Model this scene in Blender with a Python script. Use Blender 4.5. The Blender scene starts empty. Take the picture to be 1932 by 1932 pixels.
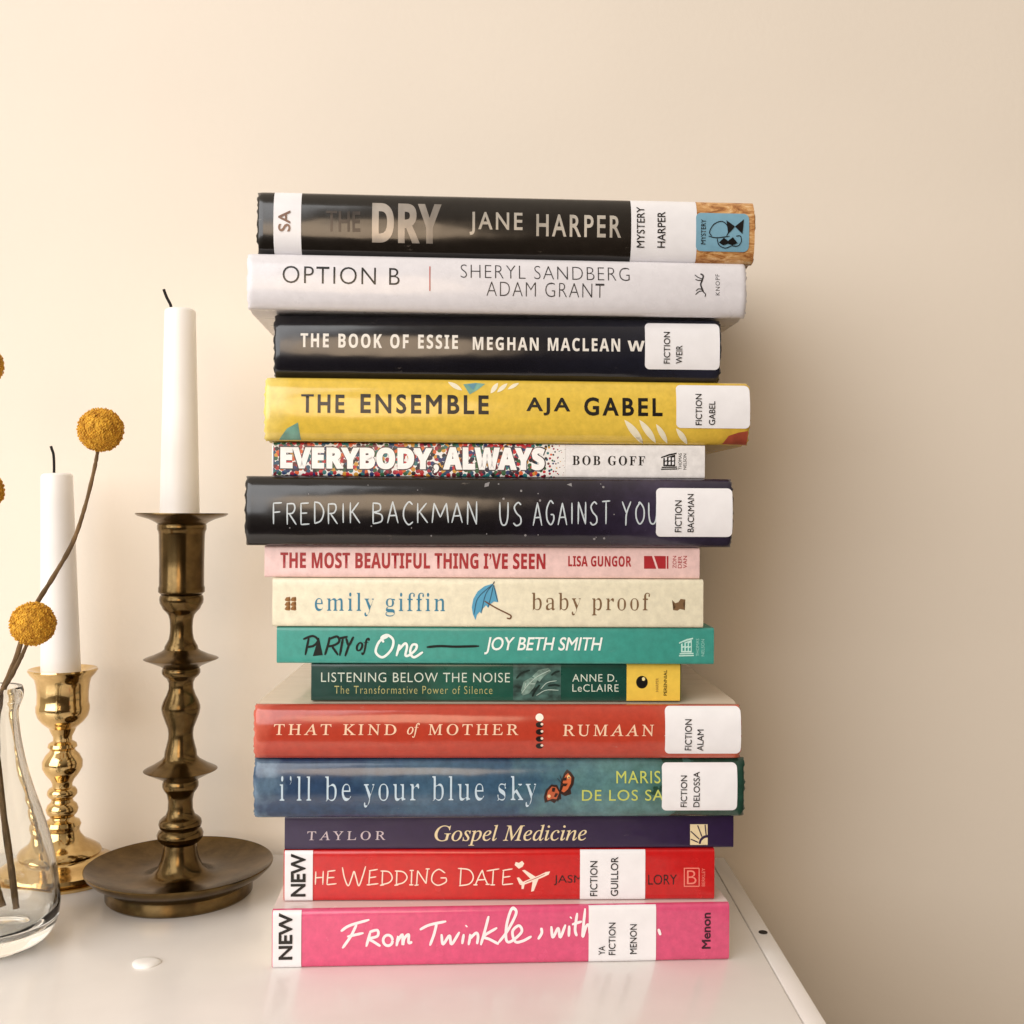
import bpy, bmesh, math, random
from mathutils import Vector, Matrix
random.seed(7)
R = math.radians
scene = bpy.context.scene
col = scene.collection
# ------------------------------------------------------------------ camera frame (picture measured on a 1932 grid)
FPX = 966/math.tan(R(25)); ROLL = R(.32)
CR = Matrix.Rotation(math.pi/2, 3, 'X') @ Matrix.Rotation(ROLL, 3, 'Z')
def ray(u, v): return CR @ Vector(((u-966)/FPX, (966-v)/FPX, -1))
def P(u, v, d):
    r = ray(u, v); return r*(d/r.y)
cam = bpy.data.objects.new('camera', bpy.data.cameras.new('camera')); col.objects.link(cam)
cam.matrix_world = CR.to_4x4(); cam.data.sensor_width = 36; cam.data.lens = 18/math.tan(R(25))
cam.data.clip_start = .01; cam.data.clip_end = 50
scene.camera = cam
scene.view_settings.view_transform = 'Standard'; scene.view_settings.look = 'None'; scene.view_settings.exposure = 0
TZ = (966-1810)/4000      # table top height
WY = .676                 # wall distance

# ------------------------------------------------------------------ materials
def lin(c):
    return tuple(((x/255/12.92) if x/255 <= .04045 else ((x/255+.055)/1.055)**2.4) for x in c)
def c4(c): return (*lin(c), 1)
_mc = {}
def new_mat(name):
    m = bpy.data.materials.new(name); m.use_nodes = True
    return m, m.node_tree.nodes, m.node_tree.links, m.node_tree.nodes['Principled BSDF']
def add_bump(n, l, b, scale, strength, dist=.001, stretch=(1,1,1), detail=3):
    tc = n.new('ShaderNodeTexCoord'); mp = n.new('ShaderNodeMapping'); mp.inputs['Scale'].default_value = stretch
    nz = n.new('ShaderNodeTexNoise'); nz.inputs['Scale'].default_value = scale; nz.inputs['Detail'].default_value = detail
    bp = n.new('ShaderNodeBump'); bp.inputs['Strength'].default_value = strength; bp.inputs['Distance'].default_value = dist
    l.new(tc.outputs['Object'], mp.inputs[0]); l.new(mp.outputs[0], nz.inputs['Vector']); l.new(nz.outputs[0], bp.inputs['Height']); l.new(bp.outputs[0], b.inputs['Normal'])
    return tc, nz
def vary(n, l, b, c, amt, scale, stretch=(1,1,1)):
    tc = n.new('ShaderNodeTexCoord'); mp = n.new('ShaderNodeMapping'); mp.inputs['Scale'].default_value = stretch
    nz = n.new('ShaderNodeTexNoise'); nz.inputs['Scale'].default_value = scale; nz.inputs['Detail'].default_value = 4
    rp = n.new('ShaderNodeValToRGB'); rp.color_ramp.elements[0].position = .3; rp.color_ramp.elements[1].position = .7
    a = lin(c); rp.color_ramp.elements[0].color = (*[x*(1-amt) for x in a], 1); rp.color_ramp.elements[1].color = (*[min(1, x*(1+amt)) for x in a], 1)
    l.new(tc.outputs['Object'], mp.inputs[0]); l.new(mp.outputs[0], nz.inputs['Vector']); l.new(nz.outputs[0], rp.inputs[0]); l.new(rp.outputs[0], b.inputs['Base Color'])
def solid(c, rough=.4, metal=0, amt=.04, scale=60, bump=.0, bscale=200, stretch=(1,1,1), coat=0):
    k = (tuple(c), rough, metal, amt, scale, bump, bscale, stretch, coat)
    if k in _mc: return _mc[k]
    m, n, l, b = new_mat('paint_%d_%d_%d' % tuple(int(x) for x in c))
    b.inputs['Base Color'].default_value = c4(c); b.inputs['Roughness'].default_value = rough; b.inputs['Metallic'].default_value = metal
    if amt: vary(n, l, b, c, amt, scale, stretch)
    if bump: add_bump(n, l, b, bscale, bump)
    if coat: b.inputs['Coat Weight'].default_value = coat; b.inputs['Coat Roughness'].default_value = .08
    _mc[k] = m; return m
def ink(c, rough=.28): return solid(c, rough, 0, .05, 300)
def wrap(c, stops=None, L=.23, rough=.14, noise=.06, panel=None, py=.0085, coat=.3, mott=.16, wear=.35):
    """glossy jacket under clear film, optionally changing colour along the spine; panel = colour of the front board"""
    m, n, l, b = new_mat('jacket_film')
    b.inputs['Roughness'].default_value = rough; b.inputs['Coat Weight'].default_value = coat; b.inputs['Coat Roughness'].default_value = .1
    tc = n.new('ShaderNodeTexCoord'); sp = n.new('ShaderNodeSeparateXYZ'); l.new(tc.outputs['Object'], sp.inputs[0])
    if not stops: stops = [(0, c), (1, c)]
    nz = n.new('ShaderNodeTexNoise'); nz.inputs['Scale'].default_value = 90; nz.inputs['Detail'].default_value = 5
    l.new(tc.outputs['Object'], nz.inputs['Vector'])
    ad = n.new('ShaderNodeMath'); ad.operation = 'MULTIPLY_ADD'; ad.inputs[1].default_value = 1/L; ad.inputs[2].default_value = .5
    l.new(sp.outputs['X'], ad.inputs[0])
    sb = n.new('ShaderNodeMath'); sb.operation = 'MULTIPLY_ADD'; sb.inputs[1].default_value = noise; l.new(nz.outputs[0], sb.inputs[0]); l.new(ad.outputs[0], sb.inputs[2])
    rp = n.new('ShaderNodeValToRGB'); l.new(sb.outputs[0], rp.inputs[0])
    while len(rp.color_ramp.elements) < len(stops): rp.color_ramp.elements.new(.5)
    for e, (p, cc) in zip(rp.color_ramp.elements, stops): e.position = min(1, p+noise*.5)
    for e, (p, cc) in zip(rp.color_ramp.elements, stops): e.color = c4(cc)
    # worn print: fine mottling
    nz2 = n.new('ShaderNodeTexNoise'); nz2.inputs['Scale'].default_value = 240; nz2.inputs['Detail'].default_value = 5; nz2.inputs['Roughness'].default_value = .65
    l.new(tc.outputs['Object'], nz2.inputs['Vector'])
    mr = n.new('ShaderNodeMapRange'); mr.inputs['To Min'].default_value = 1-mott; mr.inputs['To Max'].default_value = 1+mott; mr.inputs['From Min'].default_value = .2; mr.inputs['From Max'].default_value = .8; l.new(nz2.outputs[0], mr.inputs[0])
    vm = n.new('ShaderNodeVectorMath'); vm.operation = 'SCALE'; l.new(rp.outputs[0], vm.inputs[0]); l.new(mr.outputs[0], vm.inputs['Scale'])
    out = vm.outputs[0]
    # small pale rubs and scuffs
    ms = n.new('ShaderNodeMapping'); ms.inputs['Scale'].default_value = (.5, 1, 1.6); ms.inputs['Rotation'].default_value = (0, .4, 0); l.new(tc.outputs['Object'], ms.inputs[0])
    ns = n.new('ShaderNodeTexNoise'); ns.inputs['Scale'].default_value = 190; ns.inputs['Detail'].default_value = 7; ns.inputs['Roughness'].default_value = .7; l.new(ms.outputs[0], ns.inputs['Vector'])
    rs = n.new('ShaderNodeMapRange'); rs.inputs['From Min'].default_value = .67; rs.inputs['From Max'].default_value = .77; rs.inputs['To Max'].default_value = wear; l.new(ns.outputs[0], rs.inputs[0])
    mxs = n.new('ShaderNodeMix'); mxs.data_type = 'RGBA'; l.new(rs.outputs[0], mxs.inputs[0]); l.new(out, mxs.inputs[6]); mxs.inputs[7].default_value = c4((176, 164, 150)); out = mxs.outputs[2]
    if panel:
        gt = n.new('ShaderNodeMath'); gt.operation = 'GREATER_THAN'; gt.inputs[1].default_value = py; l.new(sp.outputs['Y'], gt.inputs[0])
        mx = n.new('ShaderNodeMix'); mx.data_type = 'RGBA'; l.new(gt.outputs[0], mx.inputs[0]); l.new(out, mx.inputs[6]); mx.inputs[7].default_value = c4(panel); out = mx.outputs[2]
    l.new(out, b.inputs['Base Color'])
    # gentle film ripples running along the spine
    mp = n.new('ShaderNodeMapping'); mp.inputs['Scale'].default_value = (.45, 1, .9); l.new(tc.outputs['Object'], mp.inputs[0])
    n3 = n.new('ShaderNodeTexNoise'); n3.inputs['Scale'].default_value = 60; n3.inputs['Detail'].default_value = 2; l.new(mp.outputs[0], n3.inputs['Vector'])
    bp = n.new('ShaderNodeBump'); bp.inputs['Strength'].default_value = .24; bp.inputs['Distance'].default_value = .002
    l.new(n3.outputs[0], bp.inputs['Height']); l.new(bp.outputs[0], b.inputs['Normal']); l.new(bp.outputs[0], b.inputs['Coat Normal'])
    mr2 = n.new('ShaderNodeMapRange'); mr2.inputs['To Min'].default_value = rough*.7; mr2.inputs['To Max'].default_value = rough*1.7; l.new(nz.outputs[0], mr2.inputs[0]); l.new(mr2.outputs[0], b.inputs['Roughness'])
    return m
def pages_mat():
    m, n, l, b = new_mat('page_edges')
    b.inputs['Roughness'].default_value = .85
    tc = n.new('ShaderNodeTexCoord'); mp = n.new('ShaderNodeMapping'); mp.inputs['Scale'].default_value = (3, 3, 2600)
    nz = n.new('ShaderNodeTexNoise'); nz.inputs['Scale'].default_value = 1; nz.inputs['Detail'].default_value = 2
    rp = n.new('ShaderNodeValToRGB'); rp.color_ramp.elements[0].position = .3; rp.color_ramp.elements[1].position = .65
    rp.color_ramp.elements[0].color = c4((196, 180, 152)); rp.color_ramp.elements[1].color = c4((236, 226, 206))
    l.new(tc.outputs['Object'], mp.inputs[0]); l.new(mp.outputs[0], nz.inputs['Vector']); l.new(nz.outputs[0], rp.inputs[0]); l.new(rp.outputs[0], b.inputs['Base Color'])
    return m
PAGES = pages_mat()
WHITE_LABEL = solid((238, 237, 240), .3, 0, .03, 120)
BLACK = ink((14, 13, 14))

# ------------------------------------------------------------------ object helpers
def link(name, me, mat=None, parent=None):
    o = bpy.data.objects.new(name, me); col.objects.link(o)
    if mat: me.materials.append(mat)
    if parent: o.parent = parent
    return o
def from_bm(name, bm, mat, parent=None, smooth=True, ang=35):
    bmesh.ops.recalc_face_normals(bm, faces=bm.faces)
    me = bpy.data.meshes.new(name); bm.to_mesh(me); bm.free()
    if smooth:
        me.polygons.foreach_set('use_smooth', [True]*len(me.polygons))
        me.set_sharp_from_angle(angle=R(ang))
    return link(name, me, mat, parent)
def empty(name, loc, label, cat, rz=0, group=None):
    o = bpy.data.objects.new(name, None); col.objects.link(o); o.location = loc; o.rotation_euler = (0, 0, rz)
    o.empty_display_size = .02
    tag(o, label, cat, group); return o
def tag(o, label, cat, group=None):
    o['label'] = label; o['category'] = cat
    if group: o['group'] = group
def box(bm, x0, x1, y0, y1, z0, z1, bev=0):
    g = bmesh.ops.create_cube(bm, size=1)
    for v in g['verts']:
        v.co = Vector(((x0+x1)/2+v.co.x*(x1-x0), (y0+y1)/2+v.co.y*(y1-y0), (z0+z1)/2+v.co.z*(z1-z0)))
    if bev:
        es = list({e for v in g['verts'] for e in v.link_edges})
        bmesh.ops.bevel(bm, geom=es, offset=bev, segments=2, profile=.5, affect='EDGES')
def lathe(prof, steps=72):
    bm = bmesh.new(); rings = []
    for r, z in prof:
        if r < 1e-6: rings.append([bm.verts.new((0, 0, z))])
        else: rings.append([bm.verts.new((r*math.cos(2*math.pi*i/steps), r*math.sin(2*math.pi*i/steps), z)) for i in range(steps)])
    for a, b in zip(rings, rings[1:]):
        for i in range(steps):
            j = (i+1) % steps
            if len(a) == 1 and len(b) == 1: continue
            if len(a) == 1: bm.faces.new((a[0], b[i], b[j]))
            elif len(b) == 1: bm.faces.new((a[i], a[j], b[0]))
            else: bm.faces.new((a[i], a[j], b[j], b[i]))
    return bm
def catmull(pts, n=8):
    pts = [Vector(p) for p in pts]
    if len(pts) < 3:
        return [pts[0].lerp(pts[-1], i/n) for i in range(n+1)]
    q = [pts[0]*2-pts[1]]+pts+[pts[-1]*2-pts[-2]]; out = []
    for i in range(1, len(q)-2):
        a, b, c, d = q[i-1:i+3]
        for k in range(n):
            t = k/n
            out.append(.5*((2*b)+(c-a)*t+(2*a-5*b+4*c-d)*t*t+(3*b-a-3*c+d)*t**3))
    out.append(pts[-1]); return out
def tube(bm, pts, rad, seg=10, n=8, knob=0):
    p = catmull(pts, n); rings = []; N = len(p)
    for i, c in enumerate(p):
        t = (p[min(i+1, N-1)]-p[max(i-1, 0)]).normalized()
        a = t.cross(Vector((0, 1, .01))).normalized(); b = t.cross(a)
        r = rad(i/(N-1)) if callable(rad) else rad
        r *= 1+random.uniform(-knob, knob)
        rings.append([bm.verts.new(c+(a*math.cos(2*math.pi*k/seg)+b*math.sin(2*math.pi*k/seg))*r) for k in range(seg)])
    for r0, r1 in zip(rings, rings[1:]):
        for k in range(seg): bm.faces.new((r0[k], r0[(k+1) % seg], r1[(k+1) % seg], r1[k]))
    bm.faces.new(rings[0]); bm.faces.new(rings[-1])

# ------------------------------------------------------------------ lettering
def alph(s, up, lo):
    out = ''
    for ch in s:
        if 'A' <= ch <= 'Z': out += chr(up+ord(ch)-65)
        elif 'a' <= ch <= 'z':
            out += '\u210e' if (lo == 0x1D44E and ch == 'h') else chr(lo+ord(ch)-97)
        else: out += ch
    return out
def SERIF(s): return alph(s, 0x1D400, 0x1D41A)
def ITAL(s): return alph(s, 0x1D434, 0x1D44E)
def HEAVY(s): return alph(s, 0x1D5D4, 0x1D5EE)
def glyphs(s, weight=0, shear=0, sp=1.0, wsp=1.0, xonly=False):
    cu = bpy.data.curves.new('t', 'FONT'); cu.body = s; cu.size = 1; cu.resolution_u = 4
    cu.space_character = sp; cu.space_word = wsp; cu.dimensions = '2D'; cu.fill_mode = 'BOTH'
    o = bpy.data.objects.new('t', cu); col.objects.link(o)
    dg = bpy.context.evaluated_depsgraph_get(); ev = o.evaluated_get(dg); me = ev.to_mesh()
    vs = [(v.co.x, v.co.y) for v in me.vertices]; fs = [tuple(p.vertices) for p in me.polygons]
    ev.to_mesh_clear(); bpy.data.objects.remove(o); bpy.data.curves.remove(cu)
    if weight:
        # heavier or lighter cut: move the outline along its normals
        cnt = {}
        for f in fs:
            ar = sum(vs[f[i]][0]*vs[f[(i+1) % len(f)]][1]-vs[f[(i+1) % len(f)]][0]*vs[f[i]][1] for i in range(len(f)))
            g = f if ar > 0 else tuple(reversed(f))
            for i in range(len(g)):
                a, b = g[i], g[(i+1) % len(g)]; k = (min(a, b), max(a, b)); cnt.setdefault(k, []).append((a, b))
        nm = {}
        for k, lst in cnt.items():
            if len(lst) == 1:
                a, b = lst[0]; dx, dy = vs[b][0]-vs[a][0], vs[b][1]-vs[a][1]; L = math.hypot(dx, dy)
                if L < 1e-7: continue
                nn = (dy/L, -dx/L); nm.setdefault(a, []).append(nn); nm.setdefault(b, []).append(nn)
        out = list(vs)
        for i, ns in nm.items():
            sx, sy = sum(q[0] for q in ns), sum(q[1] for q in ns)
            if len(ns) >= 2:
                dd = 1+ns[0][0]*ns[1][0]+ns[0][1]*ns[1][1]; f = 1/max(dd, .45)
            else: f = 1
            out[i] = (vs[i][0]+weight*sx*f, vs[i][1]+(0 if xonly else weight*sy*f))
        vs = out
    if shear: vs = [(x+shear*y, y) for x, y in vs]
    return vs, fs

class Book:
    def __init__(s, label, i, xl, xr, yf, yaw, hard, mat, depth=None, sag=None):
        s.zb = (966-V[i])/4000; s.zt = (966-V[i+1])/4000-.0003; s.t = s.zt-s.zb
        th = R(yaw); s.xd = Vector((math.cos(th), math.sin(th), 0)); s.n = Vector((-math.sin(th), math.cos(th), 0))
        s.p0 = Vector((0, yf, 0)); s.o = Vector(s.p0)
        vm = (V[i]+V[i+1])/2
        a = s.l(xl, vm)[0]; b = s.l(xr, vm)[0]; s.L = b-a
        s.o = s.p0+s.xd*((a+b)/2); s.o.z = s.zb
        s.hard = hard; s.sag = sag if sag is not None else (s.t*.19 if hard else .0009)
        s.pw = 2.4 if hard else 14
        s.e = empty('book', s.o, label, 'book', th, 'books piled in one tall stack')
        s.W = depth or (.142 if hard else .130)
        s.case(mat)
    def l(s, u, v):
        d = ray(u, v); q = d*(s.n.dot(s.p0)/s.n.dot(d))-s.o
        return q.dot(s.xd), q.z
    def surf(s, z):
        w = min(1, abs(2*z/s.t-1)); return s.sag*(1-math.sqrt(max(0, 1-w**s.pw)))
    def case(s, mat):
        t, W, bd = s.t, s.W, (.0024 if s.hard else .0004)
        N = 28; outer = [(W, 0)]; inner = [(W, bd)]
        if s.hard:
            for y, dz in ((s.sag+.011, 0), (s.sag+.008, .0007), (s.sag+.006, .0009), (s.sag+.004, .0006), (s.sag+.0015, .0001)):
                outer.append((y, dz)); inner.append((y, bd+dz))
        arc = []
        for k in range(N+1):
            a = -math.pi/2+math.pi*k/N; w = math.sin(a)
            z = t/2*(1+w); arc.append((s.surf(z), z))
            inner.append((s.surf(z)+bd+.0004, t/2+(t/2-bd)*w))
        outer += arc
        if s.hard:
            for y, dz in ((s.sag+.0015, .0001), (s.sag+.004, .0006), (s.sag+.006, .0009), (s.sag+.008, .0007), (s.sag+.011, 0)):
                outer.append((y, t-dz)); inner.append((y, t-bd-dz))
        outer.append((W, t)); inner.append((W, t-bd))
        h = s.L/2; xs = [(-h, .0012), (-h+.0005, .0006), (-h+.0016, .0001), (-h+.003, 0), (h-.003, 0), (h-.0016, .0001), (h-.0005, .0006), (h, .0012)]
        if not s.hard: xs = [(-h, .0001), (-h+.0004, 0), (h-.0004, 0), (h, .0001)]
        bm = bmesh.new(); O = []; I = []
        for j, (x, dy) in enumerate(xs):
            # slightly crushed, uneven head and tail on the hard cases
            jit = .0005 if (s.hard and j in (0, len(xs)-1)) else 0
            O.append([bm.verts.new((x+(random.uniform(-jit, jit) if y < s.sag+.001 else 0), y+(dy if y < s.sag+.001 else 0), z)) for y, z in outer])
            I.append([bm.verts.new((x, y, z)) for y, z in inner])
        M = len(outer)
        for a in range(len(xs)-1):
            for k in range(M-1):
                bm.faces.new((O[a][k], O[a+1][k], O[a+1][k+1], O[a][k+1])); bm.faces.new((I[a][k], I[a][k+1], I[a+1][k+1], I[a+1][k]))
            for k in (0, M-1): bm.faces.new((O[a][k], I[a][k], I[a+1][k], O[a+1][k]))
        for a in (0, len(xs)-1):
            for k in range(M-1): bm.faces.new((O[a][k], O[a][k+1], I[a][k+1], I[a][k]))
        s.cover = from_bm('cover', bm, mat, s.e, True, 40)
        bm = bmesh.new(); ins = .003 if s.hard else .0004
        box(bm, -h+ins, h-ins, s.sag+(.004 if s.hard else .001), W-(.004 if s.hard else .0005), bd+.0002, t-bd-.0002, .0004)
        from_bm('page_block', bm, PAGES, s.e, False)
    # a flat shape laid on the curved spine
    def lay(s, name, vs, fs, mat, off, parent=None, fo=None):
        bm = bmesh.new(); lim = s.t*.004
        bv = [bm.verts.new((x, (fo[i] if fo else 0), min(s.t-lim, max(lim, z)))) for i, (x, z) in enumerate(vs)]
        for f in fs:
            try: bm.faces.new([bv[i] for i in f])
            except ValueError: pass
        bmesh.ops.triangulate(bm, faces=bm.faces)
        z0 = min(v.co.z for v in bm.verts); z1 = max(v.co.z for v in bm.verts)
        if s.hard: cuts = [s.t/2*(1+math.sin(R(a))) for a in range(-88, 89, 6)]
        else: cuts = [s.t*q for q in (.01, .02, .04, .07, .11, .17, .83, .89, .93, .96, .98, .99)]
        for z in cuts:
            if z0+1e-6 < z < z1-1e-6:
                bmesh.ops.bisect_plane(bm, geom=bm.verts[:]+bm.edges[:]+bm.faces[:], plane_co=(0, 0, z), plane_no=(0, 0, 1), dist=1e-7)
        for v in bm.verts: v.co.y = s.surf(v.co.z)-off-v.co.y
        bm.normal_update()
        for f in bm.faces:
            if f.normal.y > 0: f.normal_flip()
        me = bpy.data.meshes.new(name); bm.to_mesh(me); bm.free()
        me.polygons.foreach_set('use_smooth', [True]*len(me.polygons))
        return link(name, me, mat, parent or s.e)
    def text(s, name, body, u0, u1, v0, v1, mat, bold=0, shear=0, sp=1.0, rot=False, parent=None, off=.00012, wsp=1.0, xonly=False):
        vs, fs = glyphs(body, bold, shear, sp, wsp, xonly)
        if rot: vs = [(-y, x) for x, y in vs]
        ax = min(x for x, y in vs); bx = max(x for x, y in vs); ay = min(y for x, y in vs); by = max(y for x, y in vs)
        um, vm = (u0+u1)/2, (v0+v1)/2
        x0 = s.l(u0, vm)[0]; x1 = s.l(u1, vm)[0]; z1 = s.l(um, v0)[1]; z0 = s.l(um, v1)[1]
        vs = [(x0+(x-ax)/(bx-ax)*(x1-x0), z0+(y-ay)/(by-ay)*(z1-z0)) for x, y in vs]
        return s.lay(name, vs, fs, mat, off, parent)
    def polys(s, name, lst, mat, off=.0001, parent=None):
        vs = []; fs = []
        for p in lst:
            fs.append(tuple(range(len(vs), len(vs)+len(p)))); vs += [s.l(u, v) for u, v in p]
        return s.lay(name, vs, fs, mat, off, parent)
    def strokes(s, name, lst, w, mat, off=.00012, parent=None, smooth=8, taper=True):
        vs = []; fs = []; fo = []; k = 0
        for p in lst:
            ww = w
            if len(p[-1]) == 1: ww = p[-1][0]; p = p[:-1]
            c = catmull([Vector((a, b)) for a, b in p], smooth); N = len(c); base = len(vs)
            for i, q in enumerate(c):
                t = c[min(i+1, N-1)]-c[max(i-1, 0)]
                t = t.normalized() if t.length > 1e-6 else Vector((1, 0)); nn = Vector((-t.y, t.x))
                f = 1 if not taper else (.55 if i in (0, N-1) else (.85 if i in (1, N-2) else 1))
                for sg in (-1, 1):
                    a = q+nn*ww/2*f*sg; vs.append(s.l(a.x, a.y)); fo.append(k*2e-6+i*5e-7)
            for i in range(N-1): fs.append((base+2*i, base+2*i+1, base+2*i+3, base+2*i+2))
            k += 3
        return s.lay(name, vs, fs, mat, off, parent, fo)
    def label(s, u0, u1, v0, v1, r=9, mat=None, off=.0003, name='spine_label'):
        p = []
        for cx, cy, a0 in ((u1-r, v0+r, -90), (u1-r, v1-r, 0), (u0+r, v1-r, 90), (u0+r, v0+r, 180)):
            for k in range(7 if r > 1 else 1):
                a = R(a0+90*k/6); p.append((cx+r*math.cos(a), cy+r*math.sin(a)))
        um, vm = (u0+u1)/2, (v0+v1)/2
        xm0, xm1 = s.l(u0, vm)[0], s.l(u1, vm)[0]; z1 = s.l(um, v0)[1]; z0 = s.l(um, v1)[1]
        q = [(xm0+(u-u0)/(u1-u0)*(xm1-xm0), z0+(v1-v)/(v1-v0)*(z1-z0)) for u, v in p]
        return s.lay(name, q, [tuple(range(len(q)))], mat or WHITE_LABEL, off)
    def band(s, u0, u1, mat, off=.0003, name='spine_label'):
        x0 = s.l(u0, 966)[0]; x1 = s.l(u1, 966)[0]
        return s.lay(name, [(x0, 0), (x1, 0), (x1, s.t), (x0, s.t)], [(0, 1, 2, 3)], mat, off)
def ell(cx, cy, rx, ry, n=20, a0=0, a1=360, tilt=0):
    o = []
    for k in range(n):
        a = R(a0+(a1-a0)*k/(n if a1-a0 == 360 else n-1)); x, y = rx*math.cos(a), ry*math.sin(a)
        o.append((cx+x*math.cos(tilt)-y*math.sin(tilt), cy+x*math.sin(tilt)+y*math.cos(tilt)))
    return o
LBL = .0006; SL = -.22   # SL takes the slant out of the light serif capitals
V = [1810, 1702, 1605, 1540, 1428, 1326, 1253, 1183, 1091, 1031, 900, 836, 716, 595, 491, 372]

# ---- pink paperback (lowest)
b = Book('bright pink book with white handwritten title and NEW label, lowest of the stack', 0, 513, 1376, .512, 3.4, False, wrap((216, 84, 124), rough=.2, panel=(226, 208, 204), py=.003), sag=.0022)
hand = [[(643,1757),(660,1746),(697,1735)],[(673,1744),(662,1766),(646,1789)],[(655,1767),(686,1760)],
 [(699,1757),(691,1786)],[(697,1758),(712,1755),(712,1766),(696,1771),(704,1776),(718,1785)],
 ell(732,1774,9,10,9)+[(741,1774)],[(748,1785),(752,1766),(750,1776),(759,1763),(760,1782),(763,1770),(771,1763),(771,1778),(778,1777)],
 [(792,1754),(810,1745),(842,1738)],[(824,1742),(819,1762),(811,1784)],[(833,1762),(836,1781),(848,1765),(852,1781),(867,1758)],[(875,1762),(872,1781)],[(879,1748),(881,1746)],
 [(884,1783),(888,1763),(887,1770),(898,1760),(902,1766),(900,1781)],[(922,1728),(915,1755),(907,1783)],[(938,1750),(913,1766),(924,1772),(941,1781)],
 [(940,1779),(958,1755),(974,1722),(965,1716),(956,1744),(955,1772),(964,1776),(984,1758),(979,1746),(967,1757),(972,1776),(986,1775),(1003,1766)],
 [(1021,1750),(1022,1760),(1015,1772)],[(1040,1747),(1043,1768),(1053,1751),(1057,1768),(1067,1744)],[(1074,1746),(1073,1767)],[(1076,1732),(1078,1730)],
 [(1089,1722),(1085,1752),(1088,1766)],[(1079,1744),(1098,1738)],[(1104,1714),(1099,1766),(1106,1747),(1111,1746),(1113,1764)],[(1242,1752),(1246,1764)]]
b.strokes('title_lettering', hand, 5.2, ink((250, 240, 242)))
lb = b.band(519, 573, WHITE_LABEL); b.text('label_lettering', 'NEW', 526, 552, 1722, 1810, BLACK, .03, rot=True, parent=lb, off=LBL)
lb = b.band(1115, 1242, WHITE_LABEL)
b.text('label_lettering', 'YA', 1129, 1141, 1784, 1801, BLACK, .006, rot=True, parent=lb, off=LBL)
b.text('label_lettering', 'FICTION', 1148, 1161, 1740, 1801, BLACK, .006, rot=True, parent=lb, off=LBL)
b.text('label_lettering', 'MENON', 1188, 1201, 1743, 1799, BLACK, .006, rot=True, parent=lb, off=LBL)
b.text('author_lettering', 'Menon', 1324, 1341, 1722, 1790, ink((60, 18, 36)), .025, rot=True)
# ---- red paperback
b = Book('red book with thin cream capitals, small aeroplane drawing and NEW label on its spine', 1, 535, 1348, .520, 1.6, False, wrap((196, 26, 28), rough=.2), sag=.0016)
CR2 = ink((246, 226, 210))
b.strokes('title_lettering', [[(572,1645),(590,1643)],[(596,1644),(595,1669)],[(610,1643),(609,1669)],[(595,1656),(610,1655)],[(619,1644),(617,1669)],[(618,1644),(633,1642)],[(618,1656),(631,1655)],[(617,1669),(635,1667)]], 2.4, CR2)
# quirky thin hand capitals
wd_ = [[(646,1636),(650,1656),(657,1671),(664,1655),(668,1644),(672,1656),(677,1671),(684,1654),(690,1634)],
 [(698,1642),(696,1669)],[(696,1643),(713,1640)],[(697,1656),(710,1654)],[(696,1669),(714,1667)],
 [(722,1642),(721,1669)],[(718,1643),(734,1645),(740,1656),(734,1665),(719,1669)],[(749,1642),(748,1669)],[(745,1643),(761,1645),(768,1655),(761,1665),(746,1669)],
 [(777,1642),(776,1669)],[(786,1669),(787,1656),(788,1642)],[(788,1642),(796,1655),(804,1667)],[(804,1667),(805,1655),(807,1639)],[(840,1647),(828,1640),(817,1648),(815,1662),(826,1670),(841,1664),(842,1656)],[(842,1656),(831,1656)],
 [(870,1637),(868,1671)],[(864,1638),(885,1641),(893,1654),(886,1667),(866,1671)],[(897,1669),(903,1655),(910,1641)],[(910,1641),(914,1655),(920,1668)],[(900,1660),(917,1659)],[(918,1643),(942,1639)],[(931,1641),(929,1669)],[(950,1642),(948,1669)],[(948,1642),(967,1639)],[(949,1655),(963,1653)],[(948,1669),(968,1667)],
 # little foot serifs
 [(692,1669),(700,1669)],[(717,1670),(725,1669)],[(744,1670),(752,1669)],[(772,1669),(780,1669)],[(773,1642),(781,1642)],[(782,1670),(790,1669)],[(803,1639),(811,1639)],[(893,1669),(901,1669)],[(916,1668),(924,1668)],[(925,1669),(934,1669)]]
b.strokes('title_lettering', wd_, 2.4, CR2)
b.polys('aeroplane_drawing', [[(980,1669),(986,1664),(1000,1658),(1018,1651),(1030,1645),(1038,1644),(1035,1650),(1020,1657),(1000,1665),(986,1670)]], CR2)
b.polys('aeroplane_drawing', [[(1002,1659),(1012,1655),(990,1641),(985,1642)]], CR2, .00014)
b.polys('aeroplane_drawing', [[(1005,1662),(1016,1658),(1007,1681),(1002,1682)]], CR2, .00014)
b.polys('aeroplane_drawing', [[(980,1668),(987,1664),(979,1655),(975,1656)]], CR2, .00014)
b.polys('aeroplane_drawing', [[(984,1669),(990,1667),(988,1677),(984,1677)]], CR2, .00016)
b.strokes('aeroplane_windows', [[(990,1665),(1010,1657),(1028,1649)]], 1.1, ink((170, 40, 38)), .0002)
b.polys('heart_drawing', [[(979,1639),(971,1632),(973,1626),(979,1628),(985,1624),(989,1629),(986,1635)]], CR2)
b.text('author_lettering', 'JASM', 1045, 1099, 1651, 1670, ink((35, 16, 18)), -.004)
b.text('author_lettering', 'LORY', 1223, 1277, 1650, 1669, ink((35, 16, 18)), -.004)
lb = b.band(541, 594, WHITE_LABEL); b.text('label_lettering', 'NEW', 549, 577, 1610, 1691, BLACK, .03, rot=True, parent=lb, off=LBL)
lb = b.band(1098, 1221, WHITE_LABEL)
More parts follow.
